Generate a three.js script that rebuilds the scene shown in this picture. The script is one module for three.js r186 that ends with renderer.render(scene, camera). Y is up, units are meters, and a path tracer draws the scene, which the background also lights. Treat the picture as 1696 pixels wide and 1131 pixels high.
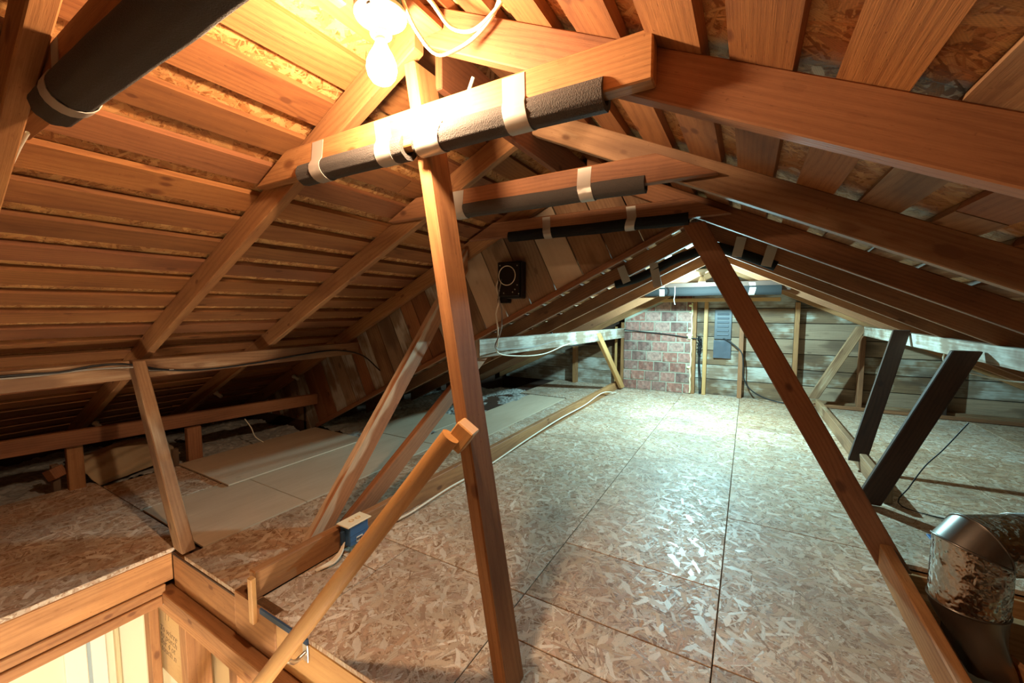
import * as THREE from 'three';
import { mergeGeometries, toCreasedNormals } from 'three/addons/utils/BufferGeometryUtils.js';

// ---------------------------------------------------------------- camera, exposure
const scene = new THREE.Scene();
scene.background = new THREE.Color(0x000000);
const camera = new THREE.PerspectiveCamera(80.25, 1696 / 1131, 0.02, 60);
camera.position.set(0, 1, 0);
camera.rotation.order = 'YXZ';
camera.rotation.set(THREE.MathUtils.degToRad(-4.47), THREE.MathUtils.degToRad(30.22), 0);
const renderer = new THREE.WebGLRenderer({ antialias: true });
renderer.toneMapping = THREE.LinearToneMapping;
renderer.toneMappingExposure = 1.1;
renderer.shadowMap.enabled = true;
// lamps (their fittings are built further down, around these values)
const WARM = { color: 0xffd6aa, power: 3.4 };      // incandescent bulb under the ridge
const COOL = { color: 0xaee8f0, power: 19 };       // cold bulb near the gable wall
const HALL = { color: 0xfff0dc, power: 11 };      // wall lamp of the hall under the hatch

// ---------------------------------------------------------------- helpers
// X to the right across the attic, Y up from the eye level (floor = -1), D along the ridge away from the camera
const W = (X, Y, D) => new THREE.Vector3(X, Y + 1, -D);
let seed = 12345;
const rnd = () => { seed = (Math.imul(seed, 1664525) + 1013904223) >>> 0; return seed / 4294967296; };
const rr = (a, b) => a + (b - a) * rnd();
const pick = (a) => a[Math.floor(rnd() * a.length)];
const used = {};
const numbered = (n) => { const k = used[n] = (used[n] ?? -1) + 1; return k ? n + '_' + String(k).padStart(3, '0') : n; };
function tag(o, label, category, group) { o.userData.label = label; o.userData.category = category; if (group) o.userData.group = group; return o; }
function mesh(name, geo, mat, parent) {
  const m = new THREE.Mesh(geo, mat); m.name = parent ? name : numbered(name); m.castShadow = m.receiveShadow = true;
  (parent || scene).add(m); return m;
}
function thing(name, label, category, pos, group) {
  const g = new THREE.Group(); g.name = numbered(name); if (pos) g.position.copy(pos); scene.add(g); return tag(g, label, category, group);
}
function struct(name) { const g = new THREE.Group(); g.name = name; g.userData.kind = 'structure'; scene.add(g); return g; }

// periodic value noise
const PERM = new Uint16Array(4096); { for (let i = 0; i < 4096; i++) PERM[i] = Math.floor(rnd() * 65536); }
const hash = (x, y, s) => PERM[(PERM[(x + s * 57) & 4095] + y * 131 + s * 17) & 4095] / 65535;
function noise(x, y, px, py, s = 0) {
  const xi = Math.floor(x), yi = Math.floor(y), fx = x - xi, fy = y - yi;
  const a = fx * fx * (3 - 2 * fx), b = fy * fy * (3 - 2 * fy);
  const x0 = ((xi % px) + px) % px, x1 = (x0 + 1) % px, y0 = ((yi % py) + py) % py, y1 = (y0 + 1) % py;
  const n0 = hash(x0, y0, s) * (1 - a) + hash(x1, y0, s) * a, n1 = hash(x0, y1, s) * (1 - a) + hash(x1, y1, s) * a;
  return n0 * (1 - b) + n1 * b;
}
const fbm = (u, v, fu, fv, s, o = 3) => { let r = 0, k = 1, t = 0; for (let i = 0; i < o; i++) { r += k * noise(u * fu, v * fv, fu, fv, s + i * 7); t += k; k *= .5; fu *= 2; fv *= 2; } return r / t; };
function dataTex(data, w, h, srgb) {
  const t = new THREE.DataTexture(data, w, h, THREE.RGBAFormat); t.wrapS = t.wrapT = THREE.RepeatWrapping;
  t.magFilter = THREE.LinearFilter; t.minFilter = THREE.LinearMipmapLinearFilter; t.generateMipmaps = true;
  if (srgb) t.colorSpace = THREE.SRGBColorSpace; t.needsUpdate = true; return t;
}
const clamp = (x, a = 0, b = 1) => Math.min(b, Math.max(a, x));
const lerp3 = (a, b, t) => [a[0] + (b[0] - a[0]) * t, a[1] + (b[1] - a[1]) * t, a[2] + (b[2] - a[2]) * t];

// sawn timber: 2 m along u, 0.25 m along v
const WU = 2, WV = .25;
function woodTex(light, dark, o = {}) {
  const w = 1024, h = 512, d = new Uint8Array(w * h * 4), s = o.seed || 1, knots = [];
  for (let i = 0; i < (o.knots ?? 4); i++) knots.push([hash(i, 3, s), hash(i, 9, s), .006 + .010 * hash(i, 5, s)]);
  for (let j = 0; j < h; j++) for (let i = 0; i < w; i++) {
    const u = i / w, v = j / h;
    let warp = fbm(u, v, 3, 3, s, 2), kd = 0, push = 0;
    for (const [ku, kv, kr] of knots) {
      let du = u - ku, dv = v - kv; du -= Math.round(du); dv -= Math.round(dv);
      const e = (du * WU * .55) ** 2 + (dv * WV) ** 2, q = Math.sqrt(e) / kr;
      push += Math.exp(-q * .45) * 1.6 * Math.sign(dv || 1); kd = Math.max(kd, clamp(1.25 - q));
    }
    const ring = Math.pow(.5 + .5 * Math.sin(6.2832 * (v * (o.rings ?? 7) * 2 + warp * 4.4 + push * .7)), 2);
    const fine = noise(u * 24, v * 256, 24, 256, s + 3), pore = noise(u * 90, v * 512, 90, 512, s + 4), blot = fbm(u, v, 4, 2, s + 11, 3);
    let t = .26 + .20 * ring * (.4 + .9 * fbm(u, v, 5, 4, s + 15, 2)) + .20 * fine + .12 * (pore > .78 ? 1 : 0) + (blot - .5) * .9 + (noise(u * 40, v * 30, 40, 30, s + 19) > .86 ? .10 : 0);
    if (noise(u * 170, v * 64, 170, 64, s + 71) > .955) t += .30;                                   // pitch specks and nail holes
    const smear = fbm(u, v, 9, 3, s + 81, 3); t = clamp(t + kd * .9 + clamp((smear - .58) * 3) * .35);
    let c = lerp3(light, dark, t);
    if (o.split) {                                        // one edge worn bare, with a wandering border
      const q = clamp((.5 - Math.abs(v - .5) * 0 - Math.abs(v - .27) * 2 + (fbm(u, v, 14, 2, s + 33, 3) - .5) * .55) * 9); c = lerp3(c, o.patch.map((k) => k * (.9 + .14 * noise(u * 50, v * 60, 50, 60, s + 9))), q * .85);
    } else if (o.patch) {                                        // old whitewash, plaster or worn surface that clings in patches
      const p = fbm(u, v, o.pu ?? 10, o.pv ?? 3, s + 31, 4) + (noise(u * 6, v * 40, 6, 40, s + 40) - .5) * .22 * (o.streak ?? 1), q = clamp((p - o.cover) * (o.soft ?? 5));
      c = lerp3(c, lerp3(o.patch, [o.patch[0] * .86, o.patch[1] * .86, o.patch[2] * .84], noise(u * 60, v * 90, 60, 90, s + 50)), q * .88);
    }
    if (o.stain) { const p = fbm(u, v, 5, 2, s + 61, 4), q = clamp((p - .56) * 6); c = lerp3(c, o.stain, q * .6); }
    const k = (j * w + i) * 4; d[k] = c[0]; d[k + 1] = c[1]; d[k + 2] = c[2]; d[k + 3] = 255;
  }
  return dataTex(d, w, h, true);
}
function woodMat(light, dark, o = {}) {
  const t = woodTex(light, dark, o);
  return new THREE.MeshStandardMaterial({ map: t, bumpMap: t, bumpScale: .0016, roughness: o.rough ?? .72 });
}
const tint = (m, hex) => { const c = m.clone(); c.color = new THREE.Color(hex); return c; };
const M = {};
M.fir = woodMat([202, 150, 96], [128, 80, 44], { seed: 2, knots: 6 });
M.fir2 = woodMat([188, 138, 88], [116, 74, 43], { seed: 21, rings: 5, knots: 8 });
M.red = woodMat([166, 114, 76], [104, 64, 40], { seed: 5, rings: 9 });
M.dark = woodMat([88, 60, 44], [50, 33, 26], { seed: 8, rings: 8 });
M.worn = woodMat([180, 144, 106], [116, 82, 56], { seed: 13, patch: [194, 170, 140], cover: .50, pu: 6, pv: 2, streak: .5, stain: [98, 68, 46] });
M.pale = woodMat([214, 170, 112], [174, 126, 74], { seed: 17, rings: 5, knots: 3, rough: .5 });
M.limed = woodMat([152, 120, 86], [98, 74, 54], { seed: 23, patch: [196, 194, 182], cover: .53, pu: 14, pv: 2, soft: 4, stain: [74, 58, 46] });
M.white = woodMat([150, 130, 108], [116, 96, 78], { seed: 29, patch: [208, 207, 198], cover: .37, pu: 12, pv: 2, rings: 4, soft: 4 });
M.ply = woodMat([208, 190, 166], [188, 166, 140], { seed: 37, rings: 2, knots: 1, rough: .6 });
M.half = woodMat([182, 124, 80], [132, 84, 52], { seed: 41, patch: [206, 184, 158], split: 1 });
M.gray = woodMat([178, 152, 124], [116, 94, 74], { seed: 47, stain: [86, 66, 50] });
M.firA = tint(M.fir, 0xf2e4d4); M.firB = tint(M.fir2, 0xe6d2bc); M.redB = tint(M.red, 0xd8c8bc); M.darkB = tint(M.dark, 0xd0c4bc);
const BOARD = [tint(M.fir, 0xdccfbf), tint(M.fir, 0xe6d6c2), tint(M.fir2, 0xe4d4c4), tint(M.fir2, 0xcfc0ae), tint(M.fir, 0xc8b7a2), tint(M.red, 0xf0e6dc)];
const plain = (hex, rough = .7, o = {}) => new THREE.MeshStandardMaterial({ color: hex, roughness: rough, ...o });

// strand board: flakes pressed flat, each with its own tone, sheen and slight tilt; 2.4 m across
const OS = 2.4;
function osbTex() {
  const n = 2048, col = new Uint8Array(n * n * 4), rg = new Uint8Array(n * n * 4), nm = new Uint8Array(n * n * 4);
  for (let i = 0; i < n * n; i++) { const k = i * 4; col[k] = 150; col[k + 1] = 112; col[k + 2] = 78; rg[k + 1] = 170; nm[k] = nm[k + 1] = 128; nm[k + 2] = 255; col[k + 3] = rg[k + 3] = nm[k + 3] = 255; }
  const tones = [[208, 184, 158], [200, 170, 142], [214, 194, 170], [192, 158, 130], [222, 206, 186], [180, 146, 120], [206, 180, 152], [230, 218, 202], [198, 164, 140]];
  const flakes = 42000;
  for (let f = 0; f < flakes; f++) {
    const late = f > flakes * .965, thin = rnd() < .55, a = late ? rr(12, 34) : thin ? rr(12, 52) : rr(8, 34), b = late ? rr(5, 13) : thin ? rr(.8, 3) : rr(3, 10), th = rnd() * Math.PI, c = Math.cos(th), s = Math.sin(th);
    const cx = rnd() * n, cy = rnd() * n, base = late ? pick([tones[4], tones[7], tones[2], tones[0]]) : thin && rnd() < .14 ? [150, 114, 84] : pick(tones), br = rr(.92, 1.05), R = a + b, ro = late ? rr(85, 135) : rr(110, 190);
    const tx = rr(-1, 1) * 7, ty = rr(-1, 1) * 7, sk0 = rr(-1.6, 1.6), sk1 = rr(-1.6, 1.6), ph = rnd() * 99;
    for (let y = -Math.ceil(R); y <= R; y++) for (let x = -Math.ceil(R); x <= R; x++) {
      const p = x * c + y * s, q = -x * s + y * c, bb = b * (1 - .35 * Math.abs(Math.sin(p * .07 + ph)));
      if (Math.abs(q) > bb || p > a + sk0 * q || p < -a + sk1 * q) continue;
      const k = ((((cy + y) | 0) + n) % n * n + (((cx + x) | 0) + n) % n) * 4;
      const gr = 1 + .06 * Math.sin(q * 2.1 + ph + Math.sin(p * .09 + ph) * 1.4) + .05 * Math.sin(q * 5.3 + ph * 3);
      const ed = (Math.abs(q) > bb - .8 || p > a + sk0 * q - .8 || p < -a + sk1 * q + .8) ? .92 : 1;
      for (let e = 0; e < 3; e++) col[k + e] = clamp(base[e] * br * gr * ed * .88 + col[k + e] * .12, 0, 255);
      rg[k + 1] = ro; nm[k] = 128 + tx; nm[k + 1] = 128 + ty;
    }
  }
  for (let j = 0; j < n; j++) for (let i = 0; i < n; i++) {          // grime trodden into the boards, in patches
    const k = (j * n + i) * 4, g = fbm(i / n, j / n, 7, 7, 77, 4), q = clamp((g - .5) * 3.2) * .30, sp = noise(i / 3, j / 3, 683, 683, 5) > .93 ? .72 : 1;
    col[k] = (col[k] * (1 - q) + 108 * q) * sp; col[k + 1] = (col[k + 1] * (1 - q) + 98 * q) * sp; col[k + 2] = (col[k + 2] * (1 - q) + 88 * q) * sp;
  }
  return { map: dataTex(col, n, n, true), roughnessMap: dataTex(rg, n, n), normalMap: dataTex(nm, n, n) };
}
const OSB = osbTex();
M.osb = new THREE.MeshStandardMaterial({ ...OSB, roughness: 1, normalScale: new THREE.Vector2(1.1, 1.1) });
M.osbB = tint(M.osb, 0xf0e6dc);
M.osbRoof = tint(M.osb, 0xf0c890);

// box with chamfered edges; length along x; uv in metres of timber; ends may be cut by planes (world normals turned into local ones)
function boxGeo(L, h, t, o = {}) {
  const ch = o.ch ?? .003, P = [], uv = [], N = [], off = o.off ?? [rnd() * WU, rnd() * WV], su = o.su ?? WU, sv = o.sv ?? WV;
  const cut = (sx, y, z) => { const n = sx > 0 ? o.n1 : o.n0; return sx * L / 2 + (n ? -(y * n.y + z * n.z) / n.x : 0); };
  const V = (sx, sy, sz, ax) => { // corner moved onto face ax
    const y = sy * (h / 2 - (ax === 1 ? 0 : ch)), z = sz * (t / 2 - (ax === 2 ? 0 : ch)); return new THREE.Vector3(cut(sx, y, z) - (ax === 0 ? 0 : sx * ch), y, z);
  };
  const tri = (a, b, c, nrm, m) => {
    const f = new THREE.Vector3().crossVectors(b.clone().sub(a), c.clone().sub(a)); if (f.dot(nrm) < 0) [b, c] = [c, b];
    const fn = f.normalize(); if (fn.dot(nrm) < 0) fn.negate();
    for (const v of [a, b, c]) {
      P.push(v.x, v.y, v.z); N.push(fn.x, fn.y, fn.z);
      if (m === 0) uv.push((off[0] + v.y * .35) / su, (off[1] + v.z) / sv); else if (m === 1) uv.push((off[0] + v.x) / su, (off[1] + v.z + .11) / sv); else uv.push((off[0] + v.x) / su, (off[1] + v.y) / sv);
    }
  };
  const quad = (a, b, c, d, n, m) => { tri(a, b, c, n, m); tri(a, c, d, n, m); };
  const S = [-1, 1];
  for (const s of S) {
    quad(V(s, -1, -1, 0), V(s, 1, -1, 0), V(s, 1, 1, 0), V(s, -1, 1, 0), new THREE.Vector3(s, 0, 0), 0);
    quad(V(-1, s, -1, 1), V(1, s, -1, 1), V(1, s, 1, 1), V(-1, s, 1, 1), new THREE.Vector3(0, s, 0), 1);
    quad(V(-1, -1, s, 2), V(1, -1, s, 2), V(1, 1, s, 2), V(-1, 1, s, 2), new THREE.Vector3(0, 0, s), 2);
  }
  if (ch > 0) {
    for (const a of S) for (const b of S) {
      quad(V(-1, a, b, 1), V(1, a, b, 1), V(1, a, b, 2), V(-1, a, b, 2), new THREE.Vector3(0, a, b), 1);
      quad(V(a, -1, b, 0), V(a, 1, b, 0), V(a, 1, b, 2), V(a, -1, b, 2), new THREE.Vector3(a, 0, b), 2);
      quad(V(a, b, -1, 0), V(a, b, 1, 0), V(a, b, 1, 1), V(a, b, -1, 1), new THREE.Vector3(a, b, 0), 1);
    }
    for (const a of S) for (const b of S) for (const c of S) tri(V(a, b, c, 0), V(a, b, c, 1), V(a, b, c, 2), new THREE.Vector3(a, b, c), 2);
  }
  const g = new THREE.BufferGeometry();
  g.setAttribute('position', new THREE.Float32BufferAttribute(P, 3)); g.setAttribute('normal', new THREE.Float32BufferAttribute(N, 3)); g.setAttribute('uv', new THREE.Float32BufferAttribute(uv, 2));
  return g;
}
const UP = new THREE.Vector3(0, 1, 0);
function frame(p0, p1, up) {
  const x = p1.clone().sub(p0), L = x.length(); x.normalize();
  const z = new THREE.Vector3().crossVectors(x, up || UP).normalize(), y = new THREE.Vector3().crossVectors(z, x);
  const m = new THREE.Matrix4().makeBasis(x, y, z); return { L, m, q: new THREE.Quaternion().setFromRotationMatrix(m), c: p0.clone().add(p1).multiplyScalar(.5) };
}
// a stick of timber from p0 to p1: h measured along 'up', t across it; c0, c1: world normals of the end cuts
function stick(name, p0, p1, h, t, mat, o = {}) {
  const f = frame(p0, p1, o.up), inv = f.m.clone().invert(), loc = (n) => n && n.clone().transformDirection(inv);
  const g = boxGeo(f.L, h, t, { ...o, n0: loc(o.c0), n1: loc(o.c1) });
  const s = mesh(name, g, mat, o.parent); s.position.copy(f.c); s.quaternion.copy(f.q); return s;
}
// upright block given by its extents in X, Y, D
function block(name, X, Y, D, mat, parent, o = {}) {
  const dx = X[1] - X[0], dy = Y[1] - Y[0], dd = D[1] - D[0], ax = o.along ?? (dx >= dy && dx >= dd ? 'x' : dd >= dy ? 'd' : 'y'), c = W((X[0] + X[1]) / 2, (Y[0] + Y[1]) / 2, (D[0] + D[1]) / 2);
  let g; const q = { ch: o.ch ?? .002, su: o.su, sv: o.sv };
  if (ax === 'x') g = boxGeo(dx, dy, dd, q); else if (ax === 'd') { g = boxGeo(dd, dy, dx, q); g.rotateY(Math.PI / 2); } else { g = boxGeo(dy, dx, dd, q); g.rotateZ(Math.PI / 2); }
  const m = mesh(name, g, mat, parent); m.position.copy(c); if (o.rot) m.rotation.set(...o.rot); return m;
}
const osbBlock = (name, X, Y, D, mat, parent, o = {}) => block(name, X, Y, D, mat, parent, { along: 'x', su: OS, sv: OS, ch: .0015, ...o });
function cable(name, pts, r, mat, parent, seg) {
  const c = new THREE.CatmullRomCurve3(pts.map((p) => W(...p)), false, 'centripetal');
  return mesh(name, new THREE.TubeGeometry(c, seg || pts.length * 8, r, 7, false), mat, parent);
}
// flat polygon (in X, Y of a wall across the attic), th thick, front face at depth D
function slab(name, poly, D, th, mat, parent, turn = 0) {
  const sh = new THREE.Shape(poly.map(([x, y]) => new THREE.Vector2(x, y + 1)));
  const g = new THREE.ExtrudeGeometry(sh, { depth: th, bevelEnabled: false }), p = g.attributes.position, u = g.attributes.uv, o0 = rnd() * 2, o1 = rnd() * .25, c = Math.cos(turn), s = Math.sin(turn);
  for (let i = 0; i < p.count; i++) { const x = p.getX(i), y = p.getY(i); u.setXY(i, (o0 + x * c + y * s) / WU, (o1 - x * s + y * c + p.getZ(i)) / WV); }
  g.translate(0, 0, -D - th); return mesh(name, g, mat, parent);
}
function clip(poly, a, b, c) { // keep a*x + b*y <= c
  const out = []; for (let i = 0; i < poly.length; i++) {
    const p = poly[i], q = poly[(i + 1) % poly.length], dp = a * p[0] + b * p[1] - c, dq = a * q[0] + b * q[1] - c;
    if (dp <= 0) out.push(p); if (dp * dq < 0) { const t = dp / (dp - dq); out.push([p[0] + (q[0] - p[0]) * t, p[1] + (q[1] - p[1]) * t]); }
  } return out;
}

// ---------------------------------------------------------------- roof geometry
const K = .485, CA = 1 / Math.hypot(1, K), RD = .089, RV = RD / CA;        // pitch; rafters are 89 mm deep
const CL = 1.045, CR = .31, CF = .545;                                     // underside of rafters: Y = C -/+ K X (left near, right, left far)
const RX = (CR - CL) / (2 * K), RFX = (CR - CF) / (2 * K);                 // the two ridges
const STEP = 2.10, BACK = 5.3, FRONT = -1.5, PITCH = .1425;
const slope = (side, X, c) => side < 0 ? c + K * X : c - K * X;

function roofSkin(s, side, c, D0, D1, Xa, Xb, x0, mats, lens) {  // open-spaced boards and strand board above them
  const n = new THREE.Vector3(side * K, 1, 0).normalize(), th = .021;
  const lo = Math.min(Xa, Xb), hi = Math.max(Xa, Xb);
  for (let X = x0 + Math.ceil((lo - x0) / PITCH) * PITCH; X + .086 < hi; X += PITCH) {
    const xm = X + .043 + rr(-.004, .004), wdt = (.086 + rr(-.006, .008)) / CA; let d = D0;
    while (d < D1 - .02) {
      let e = Math.min(D1, d + rr(lens[0], lens[1])); if (D1 - e < .5) e = D1;
      const yc = slope(side, xm, c + RV) + (th / 2) / CA;
      stick('sheathing_board', W(xm, yc, d + .002), W(xm, yc, e - .002), th + rr(-.002, .002), wdt, pick(mats), { up: n, ch: 0, parent: s });
      d = e;
    }
  }
  // deck panels
  for (let d = D0; d < D1; d += 1.22) {
    const e = Math.min(D1, d + 1.22), mid = (lo + hi) / 2;
    const parts = [[lo, mid], [mid, hi]];
    for (const [a, b] of parts) {
      const p0 = W(a, slope(side, a, c + RV) + (th + .008) / CA, (d + e) / 2), p1 = W(b, slope(side, b, c + RV) + (th + .008) / CA, (d + e) / 2);
      stick('deck_panel', p0, p1, .012, e - d - .002, M.osbRoof, { up: n, ch: 0, su: OS, sv: OS, parent: s });
    }
  }
}
const ceilL = struct('ceiling_left'), ceilR = struct('ceiling_right'), ceilB = struct('ceiling_back');
roofSkin(ceilL, -1, CL, FRONT, STEP + .02, -4.35, RX + .01, -1.046, BOARD, [2.6, 4.6]);
roofSkin(ceilR, 1, CR, FRONT, BACK + .1, RX - .01, 2.95, -.034, [...BOARD, M.worn], [2.6, 5]);
roofSkin(ceilB, -1, CF, STEP + .035, BACK + .1, -3.35, RFX + .01, -1.08, [M.red, M.fir2, M.worn, M.redB], [3.2, 3.4]);

// rafters
const ord = ['first', 'second', 'third', 'fourth', 'fifth', 'sixth', 'seventh', 'eighth', 'ninth'];
function rafter(side, c, D, Xlow, Xtop, mat, label) {
  const y = (X) => slope(side, X, c) + RV / 2, n = new THREE.Vector3(side * K, 1, 0).normalize();
  const r = stick('rafter', W(Xlow, y(Xlow), D), W(Xtop, y(Xtop), D), RD, .038, mat, { up: n, c0: new THREE.Vector3(1, 0, 0), c1: new THREE.Vector3(1, 0, 0) });
  return tag(r, label, 'rafter', 'rafters of the attic roof');
}
rafter(-1, CL, -1.0, -4.2, RX - .012, M.fir2, 'left slope rafter behind the nearest left rafter, at the front end of the attic');
rafter(-1, CL, -.40, -4.2, RX - .012, M.fir2, 'left slope rafter just behind the viewpoint, before the one in the top left corner');
rafter(-1, CL, .235, -4.2, RX - .012, M.fir, 'nearest left rafter, steep in the top left corner beside the thick black foam tube');
rafter(-1, CL, .84, -4.2, RX - .012, M.fir2, 'orange left rafter running down from the warm bulb, carrying the near collar tie');
rafter(-1, CL, 1.45, -4.2, RX - .012, M.fir2, 'left rafter second from the warm bulb, crossing the long left purlin');
rafter(-1, CL, 2.06, -4.2, RX - .012, M.fir2, 'left rafter against the slanted plank wall of the roof step');
const rl = ['first', 'second', 'third', 'fourth', 'fifth'];
[2.67, 3.28, 3.89, 4.5].forEach((D, i) => rafter(-1, CF, D, -3.2, RFX - .012, M.red, `${rl[i]} dark rafter on the far left slope, counted from the slanted plank wall`));
rafter(-1, CF, 5.14, -3.2, RFX - .012, M.fir2, 'pale left rafter lying against the brick gable wall');
rafter(1, CR, -1.0, 2.75, RX + .012, M.fir, 'right slope rafter at the front end of the attic behind the viewpoint');
rafter(1, CR, -.4, 2.75, RX + .012, M.fir, 'right slope rafter just behind the viewpoint');
rafter(1, CR, .22, 2.75, RX + .012, M.fir, 'right slope rafter directly overhead, before the big orange one');
rafter(1, CR, .84, 2.75, RX + .012, M.red, 'big reddish right rafter nearest the camera, its end beside the warm bulb');
rafter(1, CR, 1.45, 2.75, RX + .012, M.worn, 'pale worn and stained right rafter, second from the camera');
rafter(1, CR, 2.06, 2.75, RX + .012, M.red, 'third right rafter, brown with streaked grain, above the leaning reddish brace');
rafter(1, CR, 2.67, 2.75, RFX + .012, M.red, 'fourth right rafter, with a black foam tube taped under its upper end');
rafter(1, CR, 3.28, 2.75, RFX + .012, M.red, 'fifth right rafter from the camera, dark with a thin bright lower edge');
rafter(1, CR, 3.89, 2.75, RFX + .012, M.red, 'sixth right rafter from the camera, dark, near the far cold bulb');
rafter(1, CR, 4.5, 2.75, RFX + .012, M.red, 'seventh right rafter, carrying the farthest collar tie');
rafter(1, CR, 5.14, 2.75, RFX + .012, M.fir2, 'pale right rafter lying against the plank gable wall');

// ridge boards
tag(stick('ridge_board', W(RX, .67, .90), W(RX, .67, STEP), .14, .024, M.redB), 'dark ridge board running back from the warm bulb', 'beam');
tag(stick('ridge_board', W(RX, .70, FRONT), W(RX, .70, .60), .14, .024, M.redB), 'ridge board overhead in front of the warm bulb', 'beam');
tag(stick('ridge_board', W(RFX, .475, STEP + .03), W(RFX, .475, BACK), .12, .024, M.dark), 'far lower ridge board above the cold bulb', 'beam');

// ---------------------------------------------------------------- slanted plank wall that closes the step between the two left roofs
const wallStep = struct('wall_step');
{
  const tA = CF * CA, tB = (CL + RV) * CA + .01; let s = -4.4, i = 0;
  const tones = [M.red, M.white, M.gray, M.white, M.red, M.white, M.worn, M.gray, M.white, M.red];
  while (s < .2) {
    const w = s < -1.75 ? rr(.115, .15) : .175, e = s + w - .006, rot = (a, t) => [a * CA - t * K * CA, a * K * CA + t * CA];
    let poly = [rot(s, tA), rot(e, tA), rot(e, tB), rot(s, tB)];
    poly = clip(poly, K, 1, CR + RV + .01); poly = clip(poly, 0, -1, 1.06);
    if (poly.length > 2) slab('plank', poly, STEP + rr(0, .006), .018, s < -1.62 ? tones[i % tones.length] : pick([M.gray, M.worn, M.gray, M.ply]), wallStep, Math.atan(K) + Math.PI / 2);
    s += w; i++;
  }
  const nL = new THREE.Vector3(-K, 1, 0).normalize(), y = (X) => CF + K * X - .002;
  stick('bottom_trim', W(-3.15, y(-3.15), STEP - .006), W(RFX - .02, y(RFX - .02), STEP - .006), .032, .022, M.red, { up: nL, parent: wallStep });
}

// ---------------------------------------------------------------- floor
const floor = struct('floor');
const FT = .018, panel = (X, D, m = M.osb, y = -1, n = 'floor_panel') => osbBlock(n, [X[0] + .0015, X[1] - .0015], [y - FT, y], [D[0] + .0015, D[1] - .0015], m, floor, { along: rnd() < .5 ? 'x' : 'd' });
// middle bay
for (const [X, D] of [
  [[-1.43, -1.2], [.69, 1.02]], [[-1.2, -.645], [.69, 1.195]], [[-1.43, -1.2], [1.02, 1.195]], [[-1.43, -.645], [1.195, 2.9]], [[-1.43, -.645], [2.9, 5.2]],
  [[-.645, -.05], [.69, 1.01]], [[-.645, -.05], [1.01, 1.197]], [[-.645, -.05], [1.197, 1.565]], [[-.645, -.05], [1.565, 3.5]], [[-.645, -.05], [3.5, 5.28]],
  [[-.05, .55], [.69, 1.21]], [[-.05, .55], [1.21, 2.15]], [[-.05, .55], [2.15, 3.9]], [[-.05, .55], [3.9, 5.28]],
  [[-.7, .55], [-.52, .69]], [[-2.06, .55], [-1.5, -.52]],
  // right bay, left open around the duct
  [[.55, 1.15], [2.1, 2.86]], [[.55, 1.15], [2.86, 4.0]], [[.55, 1.15], [4.0, 5.3]], [[1.15, 1.75], [2.1, 3.9]], [[1.15, 1.75], [3.9, 5.3]], [[1.75, 2.72], [2.1, 5.3]],
  [[1.02, 2.72], [.9, 2.1]], [[.55, 2.72], [-1.5, .9]],
  // left bay
  [[-1.95, -1.47], [.69, 2.3]], [[-1.75, -1.47], [2.3, 4.25]], [[-2.35, -1.47], [4.25, 5.3]],
  [[-3.27, -2.06], [-1.5, -.46]], [[-3.27, -2.06], [-.46, .755]], [[-3.13, -2.6], [.755, 1.13]]]) panel(X, D, rnd() < .4 ? M.osbB : M.osb);
const plyP = (X, D, y = -.997) => block('plywood_panel', X, [y - .009, y], [D[0], D[1]], M.ply, floor, { along: 'd', ch: .001 });
plyP([-2.58, -1.955], [.76, 1.225]); plyP([-2.60, -1.955], [1.228, 2.25]); plyP([-3.12, -2.50], [1.11, 2.06], -.985); plyP([-2.20, -1.755], [2.26, 4.2]); plyP([-2.75, -2.21], [2.26, 3.0]);
block('underlay', [-2.6, -1.47], [-1.03, -1.019], [.69, 5.3], M.dark, floor); // boards carrying the loose sheets
// the ceiling below, with the hatch left open
for (const [X, D] of [[[-4.4, -2.06], [-1.55, 5.4]], [[-2.06, 2.95], [.78, 5.4]], [[-2.06, -.7], [-1.55, -.52]], [[-.7, 2.95], [-1.55, .78]]])
  block('lower_ceiling_board', X, [-1.225, -1.21], D, plain(0xcfc6b4, .9), floor, { ch: 0 });
// joists across the open strip beside the duct and under the eaves
for (const D of [1.32, 1.47, 1.90, 2.06]) block('joist', [.55, 1.05], [-1.20, -1.02], [D, D + .038], M.fir, floor);
for (const D of [.2, .81, 1.42, 2.03, 2.64, 3.25, 3.86, 4.47]) block('joist', [-4.2, -3.1], [-1.20, -1.07], [D, D + .038], M.dark, floor);

// ---------------------------------------------------------------- strongbacks lying on the floor
tag(stick('strongback', W(-1.45, -.95, .70), W(-1.41, -.95, 5.16), .1, .038, M.fir2, { ch: .004 }), 'long board on edge on the left floor, from blue box to brick wall', 'beam', 'strongbacks on the floor');
tag(stick('strongback', W(.485, -.95, .9), W(.492, -.95, 2.015), .1, .038, M.fir, { ch: .004 }), 'board on edge beside the metal duct, ending at the diagonal brace', 'beam', 'strongbacks on the floor');
tag(stick('strongback', W(.66, -.95, 2.72), W(.64, -.95, 5.04), .1, .038, M.worn, { ch: .004 }), 'pale board on edge along the right floor under the dark struts', 'beam', 'strongbacks on the floor');

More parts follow.
